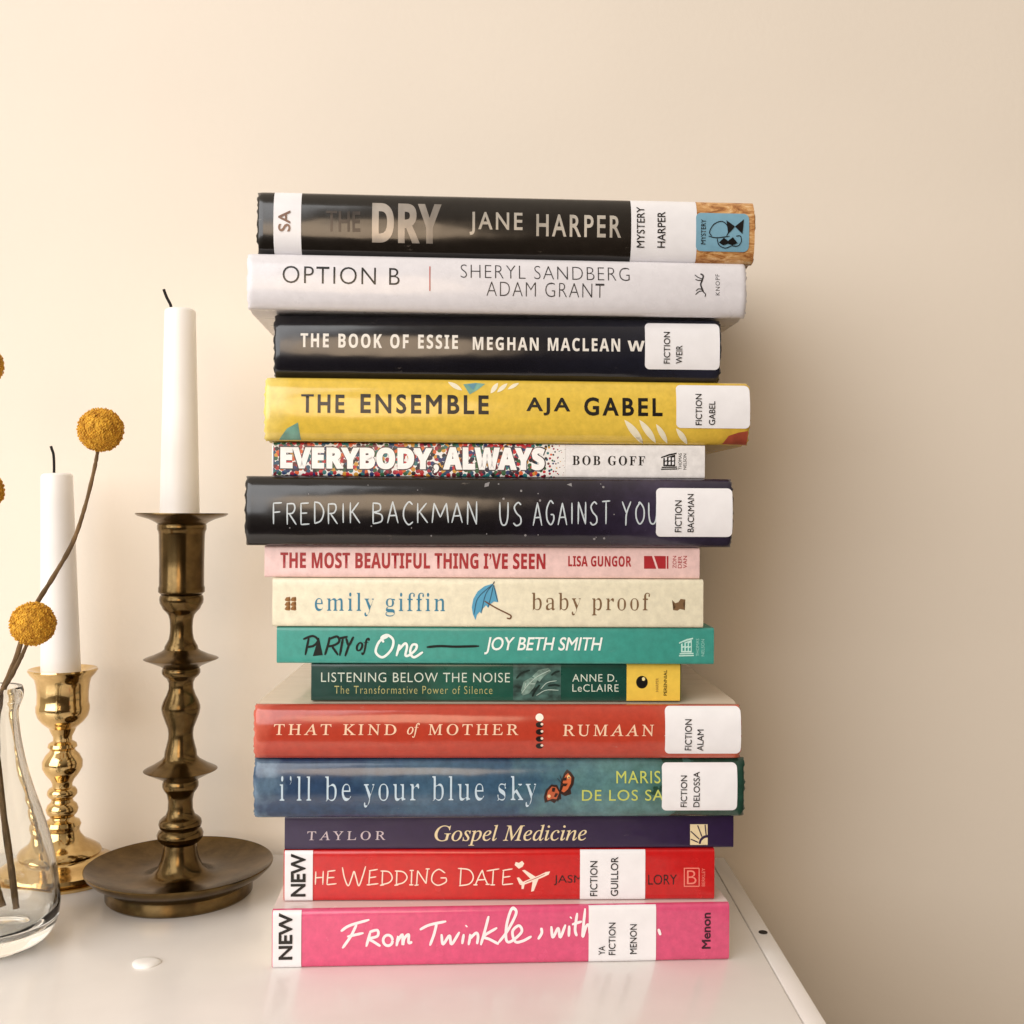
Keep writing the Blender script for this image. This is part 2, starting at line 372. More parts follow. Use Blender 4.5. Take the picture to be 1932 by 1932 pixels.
b.text('label_lettering', 'FICTION', 1113, 1127, 1624, 1690, BLACK, .006, rot=True, parent=lb, off=LBL)
b.text('label_lettering', 'GUILLOR', 1152, 1166, 1616, 1690, BLACK, .006, rot=True, parent=lb, off=LBL)
PK = ink((232, 130, 115))
b.strokes('publisher_mark', [[(1290,1638),(1319,1638)],[(1290,1672),(1319,1672)],[(1291,1638),(1291,1672)],[(1319,1638),(1319,1672)]], 2, PK, smooth=1, taper=False)
b.text('publisher_mark', 'B', 1296, 1314, 1642, 1668, PK, -.01)
b.text('publisher_mark', 'BERKLEY', 1324, 1330, 1638, 1672, PK, 0, rot=True)
# ---- purple thin paperback
b = Book('thin dark purple paperback with cream italic title, directly on top of the red book', 2, 537, 1384, .521, 1.9, False, wrap((42, 26, 62), rough=.28))
CM = ink((226, 208, 168))
b.text('author_lettering', ITAL('TAYLOR'), 580, 727, 1568, 1585, ink((200, 185, 190)), .004, SL, sp=1.5)
b.text('title_lettering', ITAL('Gospel Medicine'), 820, 1107, 1556, 1595, CM, .004)
PU = ink((42, 26, 62))
pm = b.polys('publisher_mark', [[(1302,1555),(1335,1555),(1335,1594),(1302,1594)]], CM)
b.polys('mark_arc', [[(1335,1576)]+ell(1335,1592,17,17,12,270,180)+[(1335,1592)]], PU, .00018, pm)
b.polys('mark_sun', [[(1335,1580)]+ell(1335,1592,13,12,12,270,180)+[(1335,1592)]], CM, .00024, pm)
b.strokes('mark_lines', [[(1332,1575),(1330,1556)],[(1324,1578),(1316,1557)],[(1319,1583),(1303,1568)],[(1317,1589),(1303,1583)]], 2, PU, off=.00026, parent=pm, taper=False)
# ---- blue sky hardback
b = Book('blue to teal hardback with pale serif title and a butterfly on the spine', 3, 478, 1406, .513, 1.8, True, wrap(0, [(0, (84, 108, 130)), (.06, (42, 64, 94)), (.2, (40, 64, 94)), (.34, (62, 92, 116)), (.5, (52, 82, 108)), (.72, (88, 128, 130)), (.9, (62, 102, 94)), (.96, (36, 68, 56))], .232, noise=.3, mott=.34), sag=.0046)
b.text('title_lettering', SERIF('i\u2019ll be your blue sky'), 527, 1012, 1464, 1524, ink((190, 210, 224)), -.036, wsp=1.05, sp=1.12, xonly=True)
GY = ink((190, 198, 98))
b.text('author_lettering', 'MARISA', 1163, 1268, 1455, 1478, GY, .002, sp=1.1)
b.text('author_lettering', 'DE LOS SA', 1098, 1252, 1490, 1511, GY, .002, sp=1.1)
DKB = ink((48, 28, 24))
bf = b.polys('butterfly_picture', [[(1055,1496),(1058,1476),(1064,1460),(1070,1452),(1077,1457),(1084,1467),(1082,1480),(1076,1490),(1078,1498),(1066,1502)]], DKB)
b.polys('butterfly_wing', [[(1058,1492),(1061,1477),(1067,1463),(1072,1459),(1078,1467),(1077,1478),(1071,1489),(1064,1495)]], ink((196, 100, 60)), .00016, bf)
b.polys('butterfly_wing', [[(1058,1496),(1051,1481),(1040,1480),(1030,1490),(1026,1503),(1028,1515),(1038,1511),(1046,1516),(1052,1509),(1059,1508)]], DKB, .00014, bf)
b.polys('butterfly_wing', [[(1055,1495),(1049,1485),(1041,1484),(1034,1492),(1031,1503),(1033,1510),(1042,1507),(1050,1508)]], ink((182, 90, 56)), .00018, bf)
b.polys('butterfly_spots', [ell(1073,1466,3,3.4,12)], ink((236, 200, 130)), .00022, bf)
b.polys('butterfly_spots', [ell(1036,1502,3,3.2,12)], ink((226, 196, 150)), .00022, bf)
b.polys('butterfly_spots', [ell(1073.5,1467,1.5,1.8,10)], ink((50, 50, 80)), .0003, bf)
for sp4 in ([(1061,1478),(1071,1478),(1068,1483),(1060,1483)], [(1064,1468),(1069,1466),(1069,1472),(1063,1473)], [(1042,1486),(1048,1486),(1046,1494),(1041,1493)], [(1048,1496),(1053,1497),(1049,1504),(1045,1503)]): b.polys('butterfly_spots', [sp4], DKB, .0003, bf)
b.strokes('butterfly_body', [[(1062,1480),(1057,1494),(1052,1512)],[(1062,1480),(1056,1462),(1,)],[(1062,1480),(1051,1468),(1,)]], 2.8, ink((34, 22, 20)), .00034, bf)
lb = b.label(1249, 1391, 1440, 1530)
b.text('label_lettering', 'FICTION', 1284, 1296, 1463, 1523, BLACK, .006, rot=True, parent=lb, off=LBL)
b.text('label_lettering', 'DELOSSA', 1308, 1320, 1456, 1523, BLACK, .006, rot=True, parent=lb, off=LBL)
# ---- orange red hardback
b = Book('orange red hardback with cream serif capitals and black bead ornament on the spine', 4, 478, 1399, .511, 1.4, True, wrap(0, [(0, (204, 104, 84)), (.04, (176, 60, 42)), (.8, (182, 62, 44)), (1, (196, 98, 74))], .23, panel=(224, 208, 188)))
CO = ink((240, 204, 174))
b.text('title_lettering', ITAL('THAT KIND'), 517, 748, 1366, 1387, CO, .006, SL, sp=1.35)
b.text('title_lettering', ITAL('of'), 768, 792, 1364, 1392, CO, .01)
b.text('title_lettering', ITAL('MOTHER'), 808, 978, 1366, 1387, CO, .006, SL, sp=1.35)
b.text('author_lettering', ITAL('RUMAAN A'), 1062, 1278, 1367, 1389, CO, .006, SL, sp=1.35)
b.polys('bead_ornament', [ell(1018,1354,7.5,7)], ink((246, 234, 220)))
for k in range(1, 5): b.polys('bead_ornament', [ell(1018,1354+13.4*k,7.2,5.4,16)], ink((24, 12, 12)), .00014)
for k in range(1, 5): b.polys('bead_ornament', [ell(1022.5,1353+13.4*k,2.6,2.4,12)], ink((238, 214, 196)), .0002)
lb = b.label(1255, 1398, 1334, 1423)
b.text('label_lettering', 'FICTION', 1292, 1305, 1357, 1416, BLACK, .006, rot=True, parent=lb, off=LBL)
b.text('label_lettering', 'ALAM', 1315, 1327, 1376, 1417, BLACK, .006, rot=True, parent=lb, off=LBL)
# ---- dark green paperback
b = Book('short dark green paperback with grey leaf picture and yellow end block, shortest of the stack', 5, 587, 1285, .523, 1.3, False, wrap(0, [(0, (16, 62, 54)), (.3, (14, 66, 54)), (.36, (24, 88, 72)), (1, (16, 64, 56))], .174, rough=.25))
PL = ink((214, 224, 210))
b.text('title_lettering', 'LISTENING BELOW THE NOISE', 606, 962, 1269, 1287, PL, -.006, sp=1.1)
b.text('subtitle_lettering', 'The Transformative Power of Silence', 631, 929, 1294, 1309, ink((190, 186, 124)), -.012, sp=1.18)
b.text('author_lettering', 'ANNE D.', 1080, 1164, 1272, 1286, PL, -.004, sp=1.1)
b.text('author_lettering', 'LeCLAIRE', 1080, 1167, 1291, 1305, PL, -.004, sp=1.1)
mp_, n_, l_, bs_ = new_mat('leaf_photo'); bs_.inputs['Roughness'].default_value = .3
vary(n_, l_, bs_, (58, 88, 82), .85, 150, (1, 1, 1.6))
pic = b.band(970, 1060, mp_, .00012, 'leaf_picture')
lf = solid((120, 148, 138), .3, 0, .5, 320)
b.polys('pale_leaf', [[(983,1302),(988,1286),(1002,1278),(1014,1282),(1008,1296),(998,1308),(986,1312)]], lf, .0002, pic)
b.polys('pale_leaf', [[(1004,1276),(1016,1264),(1034,1260),(1040,1266),(1026,1276),(1018,1286)]], lf, .00022, pic)
b.strokes('leaf_veins', [[(984,1308),(998,1290),(1014,1276),(1038,1264)],[(990,1298),(992,1288)],[(1000,1290),(1010,1290)],[(1020,1300),(1032,1288),(1050,1284)],[(1012,1312),(1030,1302),(1054,1302)]], 1.4, ink((180, 202, 192)), .0003, pic)
b.strokes('leaf_veins', [[(974,1280),(984,1270),(1000,1264)],[(1018,1292),(1010,1302),(1004,1314)],[(1040,1274),(1048,1268),(1056,1266)],[(1034,1294),(1046,1292),(1056,1294)]], 3.5, ink((20, 40, 36)), .00026, pic)
yb = b.band(1184, 1285, ink((236, 200, 82)), .00012, 'publisher_block')
b.polys('publisher_mark', [ell(1211,1287,11,12)], BLACK, .0002, yb); b.polys('publisher_mark', [ell(1214,1281,3,3.5)], ink((240, 225, 160)), .0003, yb)
b.text('publisher_lettering', 'HARPER', 1237, 1242, 1279, 1305, ink((150, 120, 60)), 0, rot=True, parent=yb, off=.0003)
b.text('publisher_lettering', 'PERENNIAL', 1252, 1258, 1264, 1312, BLACK, .005, rot=True, parent=yb, off=.0003)
# ---- teal paperback
TEAL = (62, 152, 140)
b = Book('teal paperback with black and white brush lettering and a black dash', 6, 522, 1347, .519, 1.1, False, wrap(TEAL, rough=.3))
W1 = ink((240, 246, 242)); TB = ink((14, 24, 24))
b.strokes('title_lettering', [[(583,1202),(576,1236)],[(572,1206),(590,1200),(600,1208),(592,1218),(579,1221)],
  [(622,1202),(619,1216),(613,1236)],[(620,1206),(636,1201),(640,1210),(631,1217),(618,1220)],[(626,1219),(638,1236)],[(638,1205),(656,1201)],[(647,1204),(641,1237)],[(653,1204),(658,1217),(667,1201)],[(659,1215),(651,1238)]], 4.4, TB)
b.polys('title_lettering', [[(598,1203),(602,1203),(602,1211),(609,1236),(590,1238),(598,1213)]], TB)
b.text('title_lettering', ITAL('of'), 671, 698, 1203, 1236, TB, .035)
b.strokes('title_lettering', [[(733,1200),(716,1210),(709,1230),(722,1240),(738,1226),(742,1208),(731,1198),(720,1203),(724,1212)],[(748,1238),(754,1216),(752,1226),(764,1214),(768,1220),(765,1236),(772,1236),(784,1226),(786,1217),(778,1217),(774,1230),(781,1240),(798,1230)]], 4.6, W1)
b.strokes('title_dash', [[(805,1221),(830,1219),(860,1220),(904,1219)]], 4.5, TB)
b.text('author_lettering', 'JOY BETH SMITH', 914, 1137, 1202, 1235, W1, .012, .22, sp=.98)
def house_mark(b, x, y, w, h, m, bg):
    pm = b.polys('publisher_mark', [[(x+w*.14,y+h*.34),(x+w*.5,y+h*.22),(x+w*.86,y+h*.12),(x+w*.86,y+h*.8),(x+w*.14,y+h*.8)]], m)
    b.polys('mark_roof', [[(x,y+h*.26),(x+w*.5,y+h*.08),(x+w*.95,y),(x+w*.95,y+h*.08),(x+w*.5,y+h*.18),(x,y+h*.33)]], m, .00012, pm)
    for fx in (.24, .46, .67):
        for fy in (.3, .55): b.polys('mark_window', [[(x+w*fx,y+h*fy),(x+w*(fx+.12),y+h*(fy-.03)),(x+w*(fx+.12),y+h*(fy+.15)),(x+w*fx,y+h*(fy+.17))]], bg, .0002, pm)
    b.strokes('mark_steps', [[(x+w*.04,y+h*.87),(x+w*.98,y+h*.85)],[(x,y+h*.98),(x+w,y+h*.96)]], 2.2, m, .00012, pm, smooth=2, taper=False)
house_mark(b, 1281, 1203, 28, 35, ink((190, 226, 216)), ink(TEAL))
b.text('publisher_lettering', 'THOMAS', 1313, 1319, 1205, 1238, ink((150, 205, 194)), 0, rot=True); b.text('publisher_lettering', 'NELSON', 1323, 1329, 1206, 1238, ink((150, 205, 194)), 0, rot=True)
# ---- cream paperback
b = Book('cream paperback with a small blue umbrella drawing between blue and brown serif words', 7, 514, 1327, .517, 1.2, False, wrap((233, 226, 200), rough=.35, wear=.12), sag=.0015)
BR = ink((122, 94, 66)); BLU = ink((56, 128, 158))
b.text('author_lettering', SERIF('emily giffin'), 594, 840, 1118, 1163, BLU, -.028, sp=1.15, xonly=True)
b.text('title_lettering', SERIF('baby proof'), 1003, 1226, 1118, 1161, BR, -.028, sp=1.15, xonly=True)
OR = ink((150, 104, 56))
for dx in (0, 11):
    for dy in (0, 9, 17): b.polys('ornament', [[(537+dx,1132+dy),(540+dx,1127+dy),(547+dx,1126+dy),(548+dx,1129+dy),(543+dx,1131+dy),(548+dx,1133+dy),(546+dx,1135+dy),(539+dx,1134+dy)]], OR)
um = b.polys('umbrella_drawing', [[(930,1101),(914,1106),(901,1116),(893,1130),(890,1146),(892,1158),(897,1170),(900,1160),(905,1154),(908,1158),(911,1148),(917,1142),(921,1147),(925,1140),(932,1135),(940,1136),(938,1124),(935,1112)]], ink((84, 160, 196)))
b.strokes('umbrella_ribs', [[(930,1102),(916,1122),(908,1156)],[(930,1102),(902,1128),(894,1160)],[(931,1103),(927,1122),(921,1145)],[(932,1104),(935,1120),(939,1135)]], 1.4, ink((40, 80, 104)), .0002, um)
b.strokes('umbrella_handle', [[(914,1134),(936,1147),(958,1158),(964,1162),(962,1167),(956,1166)]], 2.6, ink((110, 74, 48)), .00022, um)
b.strokes('umbrella_tip', [[(930,1102),(933,1097)]], 2, ink((60, 70, 80)), .00022, um)
b.polys('publisher_mark', [[(1268,1132),(1274,1138),(1280,1136),(1284,1130),(1293,1131),(1288,1140),(1292,1151),(1283,1149),(1278,1152),(1270,1151),(1275,1145)]], BR)
# ---- pink thin paperback
b = Book('thin pale pink paperback with bold dark red condensed capitals', 8, 499, 1320, .520, 1.3, False, wrap((236, 202, 198), rough=.32, wear=.12))
RD = ink((166, 38, 46))
b.text('title_lettering', HEAVY('THE MOST BEAUTIFUL THING I\u2019VE SEEN'), 529, 1029, 1043, 1073, RD, .012, sp=1.02)
b.text('author_lettering', HEAVY('LISA GUNGOR'), 1072, 1191, 1049, 1069, RD, .006, sp=1.04)
b.polys('publisher_mark', [[(1215,1049),(1230,1049),(1238,1073),(1215,1073)]], RD)
b.polys('publisher_mark', [[(1234,1049),(1256,1049),(1256,1073),(1242,1073)]], RD)
b.polys('publisher_mark', [[(1258,1049),(1261,1049),(1261,1073),(1258,1073)]], RD)
for k, w in enumerate(('ZON', 'DER', 'VAN')): b.text('publisher_lettering', w, 1269+k*10, 1276+k*10, 1049, 1072, RD, 0, rot=True)
# ---- thick dark hardback
b = Book('thick black purple hardback with thin silver handwritten capitals, in the middle of the stack', 9, 461, 1384, .512, 2.2, True, wrap(0, [(0, (18, 16, 18)), (.5, (19, 17, 22)), (.72, (32, 26, 42)), (.85, (56, 48, 70)), (1, (44, 38, 58))], .23, noise=.14, mott=.25))
SV = ink((196, 206, 212))
# narrow uneven hand capitals
def hand_caps(items, v0, v1):
    G = {'F': [[(0,0),(0,1)],[(0,.02),(.8,0)],[(0,.45),(.65,.42)]], 'R': [[(0,0),(0,1)],[(0,.03),(.6,.04),(.72,.26),(.5,.46),(0,.5)],[(.2,.5),(.85,1)]],
     'E': [[(0,0),(0,1)],[(0,.02),(.75,0)],[(0,.48),(.6,.46)],[(0,1),(.8,.97)]], 'D': [[(0,0),(0,1)],[(0,.02),(.5,.1),(.85,.45),(.6,.85),(0,1)]],
     'I': [[(.2,0),(.2,1)]], 'K': [[(0,0),(0,1)],[(.8,0),(0,.55)],[(.18,.45),(.9,1)]], 'B': [[(0,0),(0,1)],[(0,.02),(.6,.08),(.62,.35),(0,.46)],[(0,.46),(.75,.58),(.74,.88),(0,1)]],
     'A': [[(0,1),(.42,0)],[(.42,0),(.85,1)],[(.15,.66),(.7,.64)]], 'C': [[(.85,.12),(.5,0),(.08,.3),(.05,.7),(.45,1),(.88,.88)]], 'M': [[(0,1),(.12,0)],[(.12,0),(.5,.72)],[(.5,.72),(.88,0)],[(.88,0),(1,1)]],
     'N': [[(0,1),(.03,0)],[(.03,0),(.8,1)],[(.8,1),(.82,0)]], 'U': [[(0,0),(.02,.6),(.2,.95),(.55,.97),(.76,.65),(.8,0)]], 'S': [[(.75,.1),(.45,0),(.1,.2),(.3,.45),(.7,.65),(.7,.9),(.3,1),(0,.88)]],
     'G': [[(.8,.12),(.45,0),(.06,.35),(.1,.78),(.5,1),(.82,.8),(.82,.58)],[(.82,.58),(.48,.57)]], 'T': [[(0,.03),(.9,0)],[(.45,.02),(.43,1)]], 'Y': [[(0,0),(.42,.5)],[(.85,0),(.42,.5),(.35,1)]], 'O': [[(.45,0),(.08,.3),(.08,.72),(.42,1),(.8,.75),(.82,.3),(.45,0),(.3,.05)]]}
    W = {'I': .4, 'M': 1.25, 'A': .95}
    out = []; q = random.Random(5)
    for word, u0, u1 in items:
        ws = [W.get(c, .85) for c in word]; gap = .26; tot = sum(ws)+gap*(len(word)-1); sc = (u1-u0)/tot; x = u0
        for c, w in zip(word, ws):
            a, b_ = v0+q.uniform(-2, 2), v1+q.uniform(-2, 2)
            for st in G[c]: out.append([(x+px*w*sc, a+(b_-a)*py) for px, py in st])
            x += (w+gap)*sc
    return out
b.strokes('author_lettering', hand_caps([('FREDRIK', 516, 681), ('BACKMAN', 704, 903)], 948, 988), 2.8, SV)
b.strokes('title_lettering', hand_caps([('US', 943, 988), ('AGAINST', 1006, 1153), ('YOU', 1174, 1243)], 947, 990), 2.8, SV)
rr = random.Random(3)
fl = b.polys('snow_flecks', [ell(rr.uniform(480, 1230), rr.uniform(908, 1018), q, q, 8) for q in [rr.choice((1, 1.2, 1.5, 2.2)) for _ in range(26)]]+[[(915,912),(924,909),(922,917),(914,919)],[(1070,914),(1079,911),(1080,918)]], ink((140, 138, 140)))
fl['kind'] = 'stuff'
lb = b.label(1238, 1382, 921, 1013)
b.text('label_lettering', 'FICTION', 1273, 1286, 944, 1004, BLACK, .006, rot=True, parent=lb, off=LBL)
b.text('label_lettering', 'BACKMAN', 1297, 1309, 932, 1004, BLACK, .006, rot=True, parent=lb, off=LBL)
# ---- dotted paperback
b = Book('thin white paperback covered in multicoloured dots behind bold white capitals', 10, 513, 1330, .520, 2, False, wrap((240, 238, 238), rough=.3, wear=.1))
md, n, l, bs = new_mat('confetti_dots'); bs.inputs['Roughness'].default_value = .3
tc = n.new('ShaderNodeTexCoord'); sp_ = n.new('ShaderNodeSeparateXYZ'); cb = n.new('ShaderNodeCombineXYZ')
l.new(tc.outputs['Object'], sp_.inputs[0]); l.new(sp_.outputs['X'], cb.inputs[0]); l.new(sp_.outputs['Z'], cb.inputs[1])
vo = n.new('ShaderNodeTexVoronoi'); vo.voronoi_dimensions = '2D'; vo.inputs['Scale'].default_value = 560; l.new(cb.outputs[0], vo.inputs['Vector'])
sc = n.new('ShaderNodeSeparateColor'); l.new(vo.outputs['Color'], sc.inputs[0])
rp = n.new('ShaderNodeValToRGB'); rp.color_ramp.interpolation = 'CONSTANT'
pal = [(176,28,38),(20,74,104),(214,96,44),(28,28,58),(32,112,116),(196,40,52),(100,26,40),(44,92,58),(206,150,60),(28,50,104),(24,22,34),(160,30,60)]
while len(rp.color_ramp.elements) < len(pal): rp.color_ramp.elements.new(.5)
for i, (e, c) in enumerate(zip(rp.color_ramp.elements, pal)): e.position = i/len(pal)
for i, (e, c) in enumerate(zip(rp.color_ramp.elements, pal)): e.color = c4(c)
l.new(sc.outputs[0], rp.inputs[0])
mr = n.new('ShaderNodeMapRange'); mr.inputs['From Min'].default_value = b.l(1005, 866)[0]; mr.inputs['From Max'].default_value = b.l(1064, 866)[0]; mr.inputs['To Min'].default_value = .6; mr.inputs['To Max'].default_value = .08
l.new(sp_.outputs['X'], mr.inputs[0])
lt = n.new('ShaderNodeMath'); lt.operation = 'LESS_THAN'; l.new(vo.outputs['Distance'], lt.inputs[0]); l.new(mr.outputs[0], lt.inputs[1])
mx = n.new('ShaderNodeMix'); mx.data_type = 'RGBA'; mx.inputs[6].default_value = c4((238, 236, 234)); l.new(lt.outputs[0], mx.inputs[0]); l.new(rp.outputs[0], mx.inputs[7]); l.new(mx.outputs[2], bs.inputs['Base Color'])
dots = b.band(515, 1066, md, .0001, 'dotted_artwork')
EW = ink((250, 249, 248)); ES = ink((40, 30, 44))
for wd, u0, u1, v1 in (('EVERYBODY', 529, 816, 885), (',', 818, 828, 893), ('ALWAYS', 836, 1028, 887)):
    v0 = 876 if wd == ',' else 844
    b.text('title_lettering', HEAVY(wd), u0-2.5, u1+2.5, v0-2, v1+2, ES, .062, off=.0002, sp=1.06)
    b.text('title_lettering', HEAVY(wd), u0, u1, v0, v1, EW, .044, off=.0003, sp=1.06)
b.text('author_lettering', SERIF('BOB GOFF'), 1080, 1217, 860, 878, BLACK, 0, sp=1.3)
house_mark(b, 1247, 854, 31, 32, BLACK, WHITE_LABEL)
b.text('publisher_lettering', 'THOMAS', 1280, 1286, 855, 886, BLACK, 0, rot=True); b.text('publisher_lettering', 'NELSON', 1289, 1295, 856, 886, BLACK, 0, rot=True)
# ---- yellow hardback
b = Book('yellow hardback with bold black capitals and scraps of white and teal leaf pattern', 11, 498, 1416, .514, 3.2, True, wrap(0, [(0, (238, 214, 120)), (.06, (226, 192, 76)), (.8, (228, 194, 78)), (.9, (224, 188, 72)), (1, (212, 174, 66))], .23, wear=.15))
b.text('title_lettering', 'THE', 568, 650, 744, 779, BLACK, .026, sp=1.3); b.text('title_lettering', 'ENSEMBLE', 680, 922, 744, 781, BLACK, .026, sp=1.3)
b.text('author_lettering', 'AJA', 993, 1076, 750, 784, BLACK, .026, sp=1.3); b.text('author_lettering', 'GABEL', 1102, 1250, 750, 785, BLACK, .026, sp=1.3)
TE = solid((122, 168, 152), .28, 0, .25, 200); CW = ink((240, 232, 206))
for p in ([(524,829),(541,808),(562,797),(566,829)], [(874,724),(898,721),(916,723),(900,736),(886,744)]): b.polys('leaf_artwork', [p], TE)
b.polys('leaf_artwork', [[(882,724),(900,722),(893,735)]], ink((96, 146, 166)), .0002)
def petal(x0, y0, x1, y1, w):
    a = Vector((x0, y0)); c = Vector((x1, y1)); d = (c-a).normalized(); nn = Vector((-d.y, d.x)); o = []
    for sg in (1, -1):
        for k in range(9):
            t = k/8 if sg > 0 else 1-k/8
            q = a.lerp(c, t)+nn*sg*w*math.sin(math.pi*t)**.8/2
            if not (sg < 0 and k in (0, 8)): o.append((q.x, q.y))
    return o
for q in ((845,719,872,736,9),(926,742,940,721,9),(938,740,958,722,8),(958,734,980,721,7),(1178,792,1216,836,13),(1206,792,1240,835,12),(1238,800,1262,836,10),(1276,808,1300,837,10),(1216,836,1196,816,8)): b.polys('leaf_artwork', [petal(*q)], CW, .00012)
b.polys('leaf_artwork', [[(1366,837),(1376,822),(1394,816),(1412,813),(1412,840)]], solid((158, 74, 54), .28, 0, .3, 200), .00014)
lb = b.label(1276, 1415, 726, 808)
b.text('label_lettering', 'FICTION', 1312, 1324, 743, 802, BLACK, .006, rot=True, parent=lb, off=LBL)
b.text('label_lettering', 'GABEL', 1337, 1349, 757, 802, BLACK, .006, rot=True, parent=lb, off=LBL)
# ---- navy hardback
b = Book('navy black hardback with small bold white capitals, between the white and the yellow hardbacks', 12, 516, 1361, .517, 2.4, True, wrap(0, [(0, (20, 20, 28)), (.5, (14, 15, 24)), (.8, (24, 26, 38)), (1, (36, 38, 54))], .212))
W2 = ink((230, 226, 218))
b.text('title_lettering', HEAVY('THE BOOK OF ESSIE'), 567, 864, 630, 657, W2, .01, sp=1.25, wsp=1.2); b.text('author_lettering', HEAVY('MEGHAN MACLEAN'), 892, 1170, 637, 662, W2, .008, sp=1.22, wsp=1.1); b.text('author_lettering', HEAVY('WE'), 1184, 1236, 643, 663, W2, .008, sp=1.22)
lb = b.label(1217, 1358, 609, 697)
b.text('label_lettering', 'FICTION', 1252, 1264, 626, 686, BLACK, .006, rot=True, parent=lb, off=LBL)
b.text('label_lettering', 'WEIR', 1275, 1287, 652, 686, BLACK, .006, rot=True, parent=lb, off=LBL)
# ---- white hardback
b = Book('white hardback with thin black capitals and a fine red divider line', 13, 465, 1410, .510, 3.8, True, wrap((226, 224, 229), rough=.25, mott=.06, wear=.12))
GK = ink((50, 48, 50))
b.text('title_lettering', 'OPTION B', 533, 754, 503, 536, BLACK, -.01, sp=1.12)
b.strokes('divider_line', [[(811,502),(811,549)]], 2, ink((190, 80, 70)), taper=False)
b.text('author_lettering', 'SHERYL SANDBERG', 869, 1188, 501, 527, GK, -.02, sp=1.12); b.text('author_lettering', 'ADAM GRANT', 918, 1140, 533, 560, GK, -.02, sp=1.12)
# running dog, nose up along the spine
b.strokes('publisher_mark', [[(1322,516),(1327,520),(1325,528),(1322,537),(1325,546),(1327,551),(3,)],[(1325,526),(1317,523),(1311,518)],[(1325,528),(1318,529),(1312,527)],[(1326,549),(1319,550),(1312,556)],[(1325,546),(1318,545),(1313,549)],[(1327,551),(1331,555),(1330,560)]], 1.8, GK)
b.text('publisher_lettering', 'KNOPF', 1350, 1358, 517, 557, GK, -.005, rot=True, sp=1.2)
# ---- black hardback (top)
b = Book('black hardback with grey condensed capitals and blue sticker, topmost of the stack', 14, 484, 1425, .513, 3.4, True, wrap(0, [(0, (24, 21, 19)), (.35, (28, 24, 21)), (.8, (30, 25, 21)), (.9, (96, 64, 38)), (.94, (140, 92, 50))], .236, noise=.12, mott=.25, wear=.5))
m, n, l, bs = new_mat('dry_field_photo'); bs.inputs['Roughness'].default_value = .25
tc = n.new('ShaderNodeTexCoord'); mp = n.new('ShaderNodeMapping'); mp.inputs['Scale'].default_value = (90, 45, 300); mp.inputs['Rotation'].default_value = (0, R(-32), 0)
nz = n.new('ShaderNodeTexNoise'); nz.inputs['Scale'].default_value = 1; nz.inputs['Detail'].default_value = 9; nz.inputs['Roughness'].default_value = .75; nz.inputs['Distortion'].default_value = 1.2; rp = n.new('ShaderNodeValToRGB')
for _ in range(2): rp.color_ramp.elements.new(.5)
for e, (p, c) in zip(rp.color_ramp.elements, [(.32, (84, 50, 28)), (.44, (172, 116, 66)), (.55, (212, 164, 106)), (.68, (236, 214, 176))]): e.position = p; e.color = c4(c)
l.new(tc.outputs['Object'], mp.inputs[0]); l.new(mp.outputs[0], nz.inputs['Vector']); l.new(nz.outputs[0], rp.inputs[0]); l.new(rp.outputs[0], bs.inputs['Base Color'])
b.band(1300, 1421, m, .0001, 'field_artwork')
def foil(c, amt): return solid(c, .28, .3, amt, 45, stretch=(1, 1, .5))
b.text('title_lettering', 'THE', 615, 680, 398, 437, foil((60, 53, 48), .6), .02, sp=1.05); b.text('title_lettering', HEAVY('DRY'), 702, 833, 383, 458, foil((146, 139, 131), .55), .02, sp=1.02)
b.text('author_lettering', 'JANE', 886, 986, 400, 444, foil((190, 184, 174), .25), .014, sp=1.25); b.text('author_lettering', 'HARPER', 1012, 1172, 405, 447, foil((186, 180, 170), .35), .014, sp=1.25)
lb = b.band(513, 565, WHITE_LABEL); b.text('label_lettering', 'SA', 525, 548, 397, 437, ink((120, 84, 66)), .012, rot=True, parent=lb, off=LBL)
lb = b.band(1188, 1312, WHITE_LABEL)
b.text('label_lettering', 'MYSTERY', 1201, 1216, 389, 467, BLACK, .006, rot=True, parent=lb, off=LBL); b.text('label_lettering', 'HARPER', 1240, 1255, 399, 467, BLACK, .006, rot=True, parent=lb, off=LBL)
lb = b.label(1313, 1413, 402, 474, 10, solid((122, 168, 190), .3, 0, .05, 200), .0004, 'genre_sticker')
b.text('sticker_lettering', 'MYSTERY', 1322, 1331, 414, 461, BLACK, .004, rot=True, parent=lb, off=.0007)
b.strokes('sticker_drawing', [[(1342,446),(1338,438),(1346,424),(1360,418),(1370,424),(1374,436),(1370,446)],[(1336,446),(1352,449),(1376,446)],[(1352,449),(1356,462),(1368,468),(1380,464)],[(1380,464),(1392,464),(1398,456),(1396,446),(1388,446)]], 1.6, BLACK, .0007, lb)
for p in ([(1356,458),(1365,449),(1373,455),(1382,448),(1391,459),(1381,463),(1373,460),(1364,463)], [(1370,416),(1386,428),(1373,442)], [(1403,414),(1386,428),(1400,442)]): b.polys('sticker_drawing', [p], BLACK, .00074, lb)

